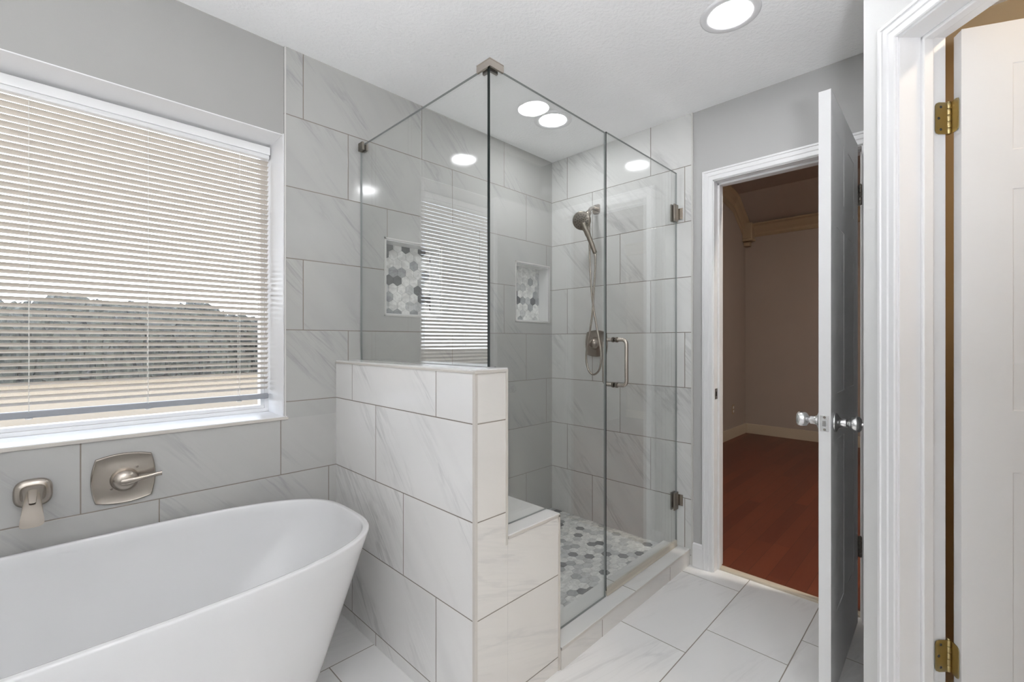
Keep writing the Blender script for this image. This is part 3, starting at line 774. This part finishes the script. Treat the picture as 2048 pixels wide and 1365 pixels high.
for cnt, rad in ((1, 0), (6, .013), (11, .026), (15, .039)):
    for i in range(cnt):
        th = 2 * math.pi * i / cnt + rad * 30
        lathe(bm, HC + nd * .005 + (u_ * math.cos(th) + v_ * math.sin(th)) * rad, nd, [(0, .0034), (.0012, .003)], 10)
l2 = link('nozzles', bm, 'hole'); l2.parent = hh
hp = [tip, (2.398, 1.630, 1.74), (2.40, 1.640, 1.60), (2.405, 1.664, 1.372), (2.405, 1.700, 1.190), (2.405, 1.703, 1.110), (2.405, 1.684, 1.048), (2.405, 1.648, 1.027), (2.405, 1.610, 1.052),
      (2.405, 1.594, 1.110), (2.405, 1.597, 1.190), (2.405, 1.626, 1.330), (2.405, 1.658, 1.500), (2.402, 1.672, 1.690), (2.400, 1.676, 1.85), (2.386, 1.668, 1.985), (2.374, 1.668, 2.03)]
bm = bmesh.new(); tube(bm, smooth_path(hp, 10), .0062, 12)
child(link('hose', bm, 'nickel', smooth=True), hs_)

# ------------------------------------------------------------------ bathtub
tb = thing('bathtub', 'white oval freestanding bathtub below the window', 'bathtub', (-.05, 1.646, 0))
def ring(a_, b_, z, e, n=144, cx=-.05, cy=1.646):
    return [(cx + a_ * math.copysign(abs(math.cos(t_)) ** (2 / e), math.cos(t_)), cy + b_ * math.copysign(abs(math.sin(t_)) ** (2 / e), math.sin(t_)), z)
            for t_ in [2 * math.pi * i / n for i in range(n)]]
ZR = .600; out = []
for k in range(0, 13):
    s_ = k / 12; f_ = s_ ** .92
    out.append(ring(.655 + (.855 - .655) * f_, .275 + (.374 - .275) * f_, .004 + (ZR - .010) * s_, 2.6 + .6 * s_))
lip = [ring(.8545, .3735, ZR - .003, 3.2), ring(.852, .371, ZR - .0006, 3.2), ring(.848, .367, ZR, 3.2), ring(.840, .359, ZR, 3.2), ring(.836, .355, ZR - .001, 3.2), ring(.834, .353, ZR - .005, 3.2)]
bm = bmesh.new(); rings(bm, out + lip[:4], True, True, False)
child(link('shell', bm, 'tub', smooth=True, angle=60), tb)
inn = [lip[3], lip[4], lip[5]]
for k in range(1, 15):
    s_ = k / 14; f_ = 1 - (1 - s_) ** 1.35
    wz = ZR - .005 - (ZR - .165) * (1 - (1 - s_) ** 1.8) if s_ < 1 else .16
    sh = s_ ** 1.9
    inn.append(ring(.834 - .24 * sh * 1.0 - .0, .353 - .125 * sh, ZR - .005 - (ZR - .17) * min(1, s_ * 1.05) ** .95 if s_ < .95 else .168, 3.2 - .5 * s_))
inn += [ring(.55, .20, .158, 2.6), ring(.40, .15, .153, 2.5), ring(.1, .05, .150, 2.2)]
bm = bmesh.new(); rings(bm, inn, True, False, True)
child(link('basin', bm, 'tub', smooth=True, angle=60), tb)
bm = bmesh.new(); lathe(bm, (-.05, 1.646, .1505), (0, 0, 1), [(0, .034), (.003, .034), (.004, .028), (.003, .004)], 28)
child(link('drain', bm, 'chrome', smooth=True), tb)

# ------------------------------------------------------------------ window and blind
wn_ = bpy.data.objects.new('window_1', None); S.collection.objects.link(wn_); wn_.location = (0, 2.27, .93); wn_['kind'] = 'structure'
bpy.context.view_layer.update()
FB, FT, SW = .949, 2.095, .020
fr = [(WX0, WX1, 2.242, 2.295, .9185, .934), (WX0, WX1, 2.242, 2.295, 2.108, WZ1), (WX1 - SW, WX1, 2.242, 2.295, .934, 2.108), (WX0, WX0 + SW, 2.242, 2.295, .934, 2.108)]
child(link('window_frame', boxes(*fr), 'vinyl', bevel=.0015), wn_)
x0, x1_, z0, z1 = WX0 + SW + .0005, WX1 - SW - .0005, .9345, 2.1075
sa = [(x0, x1_, 2.247, 2.285, z0, FB), (x0, x1_, 2.247, 2.285, FT, z1), (x1_ - .016, x1_, 2.247, 2.285, FB, FT), (x0, x0 + .016, 2.247, 2.285, FB, FT)]
child(link('sash', boxes(*sa), 'vinyl', bevel=.0015), wn_)
child(link('pane', boxes((x0 + .012, x1_ - .012, 2.266, 2.269, FB - .004, FT + .004)), 'pane'), wn_)
bl = thing('mini_blind', 'white mini blind lowered over the window, slats half open', 'blind', (0, 2.223, 2.07))
BX0, BX1 = WX0 + .008, .690
yb0 = 2.223
hr = child(link('headrail', boxes((BX0, BX1 + .003, 2.207, 2.239, 2.072, 2.107)), 'vinyl', bevel=.002), bl)
l_ = link('valance', boxes((BX0, BX1, 2.2045, 2.238, 2.052, 2.0715)), 'trim', bevel=.006); l_.parent = hr
bm = bmesh.new(); tilt = math.radians(28); pitch = .0219
nsl = int((2.046 - 1.016) / pitch)
for i in range(nsl):
    zc = 2.036 - i * pitch
    top, bot = [], []
    for k in range(7):
        s_ = (k / 6 - .5) * .0254; cr = .0022 * (1 - (2 * k / 6 - 1) ** 2)
        # room-side edge high
        yy = yb0 + s_ * math.cos(tilt) + cr * math.sin(tilt); zz = zc - s_ * math.sin(tilt) + cr * math.cos(tilt)
        top.append((yy + .0002 * math.sin(tilt), zz + .0002 * math.cos(tilt))); bot.append((yy - .0002 * math.sin(tilt), zz - .0002 * math.cos(tilt)))
    pts = [(BX0 + .004, y, z) for y, z in top + bot[::-1]]
    a_ = [bm.verts.new(p) for p in pts]; b_ = [bm.verts.new((BX1 - .003, p[1], p[2])) for p in pts]
    n = len(pts)
    for j in range(n): bm.faces.new([a_[j], b_[j], b_[(j + 1) % n], a_[(j + 1) % n]])
    bm.faces.new(a_); bm.faces.new(b_[::-1])
child(link('slats', bm, 'slat', smooth=True, angle=60), bl)
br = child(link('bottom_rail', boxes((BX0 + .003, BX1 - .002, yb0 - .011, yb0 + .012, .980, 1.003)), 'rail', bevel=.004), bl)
br['label'] = 'bottom rail, coloured dark for its backlit shade'
for x in (-.660, -.359, -.051, .262, .572):
    bm = bmesh.new()
    for dy in (-.0135, .0135): tube(bm, [(x, yb0 + dy, 1.000), (x, yb0 + dy, 2.055)], .0009, 6)
    child(link('ladder_cord', bm, 'cord'), bl)
    if x > -.4:
        bm = bmesh.new(); lathe(bm, (x, yb0 - .004, .9795), (0, 0, -1), [(0, .009), (.003, .009), (.004, .005)], 16)
        l_ = link('cord_plug', bm, 'vinyl'); l_.parent = br

# ------------------------------------------------------------------ ceiling lights
def can_light(x, y, label, grp, mat='lamp', z=CEIL, r=1.0):
    t_ = thing('recessed_light', label, 'ceiling light', (x, y, z), grp)
    bm = bmesh.new(); lathe(bm, (x, y, z), (0, 0, -1), [(0, .108 * r), (.0035, .107 * r), (.006, .100 * r), (.0045, .082 * r), (.003, .076 * r), (0, .075 * r)], 48, False, False)
    child(link('trim_ring', bm, 'trim', smooth=True, angle=60), t_)
    bm = bmesh.new(); lathe(bm, (x, y, z - .0012), (0, 0, -1), [(0, .076 * r), (.0012, .070 * r), (.0022, .04 * r), (.0025, .002)], 40, True, True)
    child(link('diffuser', bm, mat, smooth=True, angle=80), t_)
    return t_
GL = 'recessed lights and added fill lights in the bathroom ceiling'
can_light(1.837, .632, 'lit recessed light in the ceiling outside the glass shower', GL)
can_light(2.010, 1.655, 'lit recessed light in the ceiling inside the glass shower', GL)
can_light(.22, .35, 'added unseen fill light straight above the camera', GL)  # this and the next two: unseen cans added as fill light
can_light(-.85, -.55, 'added unseen fill light in the ceiling behind the camera by the side wall', GL)
can_light(.05, -1.25, 'added unseen fill light in the ceiling nearest the wall behind the camera', GL)
can_light(1.75, -.60, 'warm recessed light in the ceiling of the toilet room', None, 'warm')
can_light(3.05, -1.22, 'amber recessed light in the sloped bedroom ceiling', None, 'bedlamp', 3.545, 1.3)

LX, LY, LZ = -.50, -.42, 1.02
sl = thing('studio_light', 'studio light on a tripod stand behind the camera, aimed at the ceiling', 'studio light', (LX, LY, 0))
bm = bmesh.new(); tube(bm, [(LX, LY, .12), (LX, LY, LZ - .05)], .012, 14); child(link('pole', bm, 'rubber', smooth=True), sl)
for k in range(3):
    th = k * 2 * math.pi / 3 + .5
    bm = bmesh.new(); tube(bm, [(LX + .012 * math.cos(th), LY + .012 * math.sin(th), .46), (LX + .30 * math.cos(th), LY + .30 * math.sin(th), .009)], .008, 10)
    child(link('leg', bm, 'rubber', smooth=True), sl)
bm = bmesh.new(); lathe(bm, (LX, LY, LZ - .07), (0, 0, 1), [(0, .03), (.01, .06), (.04, .12), (.07, .165), (.10, .175), (.10, .170), (.07, .160), (.05, .13)], 40)
bw = child(link('reflector', bm, 'rubber', smooth=True, angle=60), sl)
bm = bmesh.new(); lathe(bm, (LX, LY, LZ + .008), (0, 0, 1), [(0, .160), (.006, .155), (.010, .08), (.011, .003)], 40)
l_ = link('lit_diffuser', bm, 'studio_diffuser', smooth=True); l_.parent = bw

# ------------------------------------------------------------------ outside the window
struct('ground', boxes((-14, 14, 2.40, 30, .60, .76)), 'yard')
rnd = random.Random(3)
bm = bmesh.new(); nx_, nz_ = 260, 26
def htop(x): return 1.86 - .030 * (x + 4) + .07 * math.sin(1.7 * x) + .05 * math.sin(4.3 * x + 1) + .03 * math.sin(9.1 * x)
rows_ = []
for i in range(nx_ + 1):
    x = -1.6 + 9.6 * i / nx_; h_ = htop(x); sec = []
    for k in range(nz_ + 1):
        th = math.pi * k / nz_
        sec.append((x + rnd.uniform(-.03, .03), 8.2 - .8 * math.cos(th) * (1 + .08 * math.sin(5 * x + 6 * th)) + rnd.uniform(-.05, .05), max(.762, .762 + (h_ - .762) * max(0.0, math.sin(th)) ** .55 + rnd.uniform(-.05, .05))))
    rows_.append(sec)
rings(bm, rows_, False)
tag(link('hedge', bm, 'hedge'), 'long dark hedge outside, seen between the slats of the blind', 'hedge')
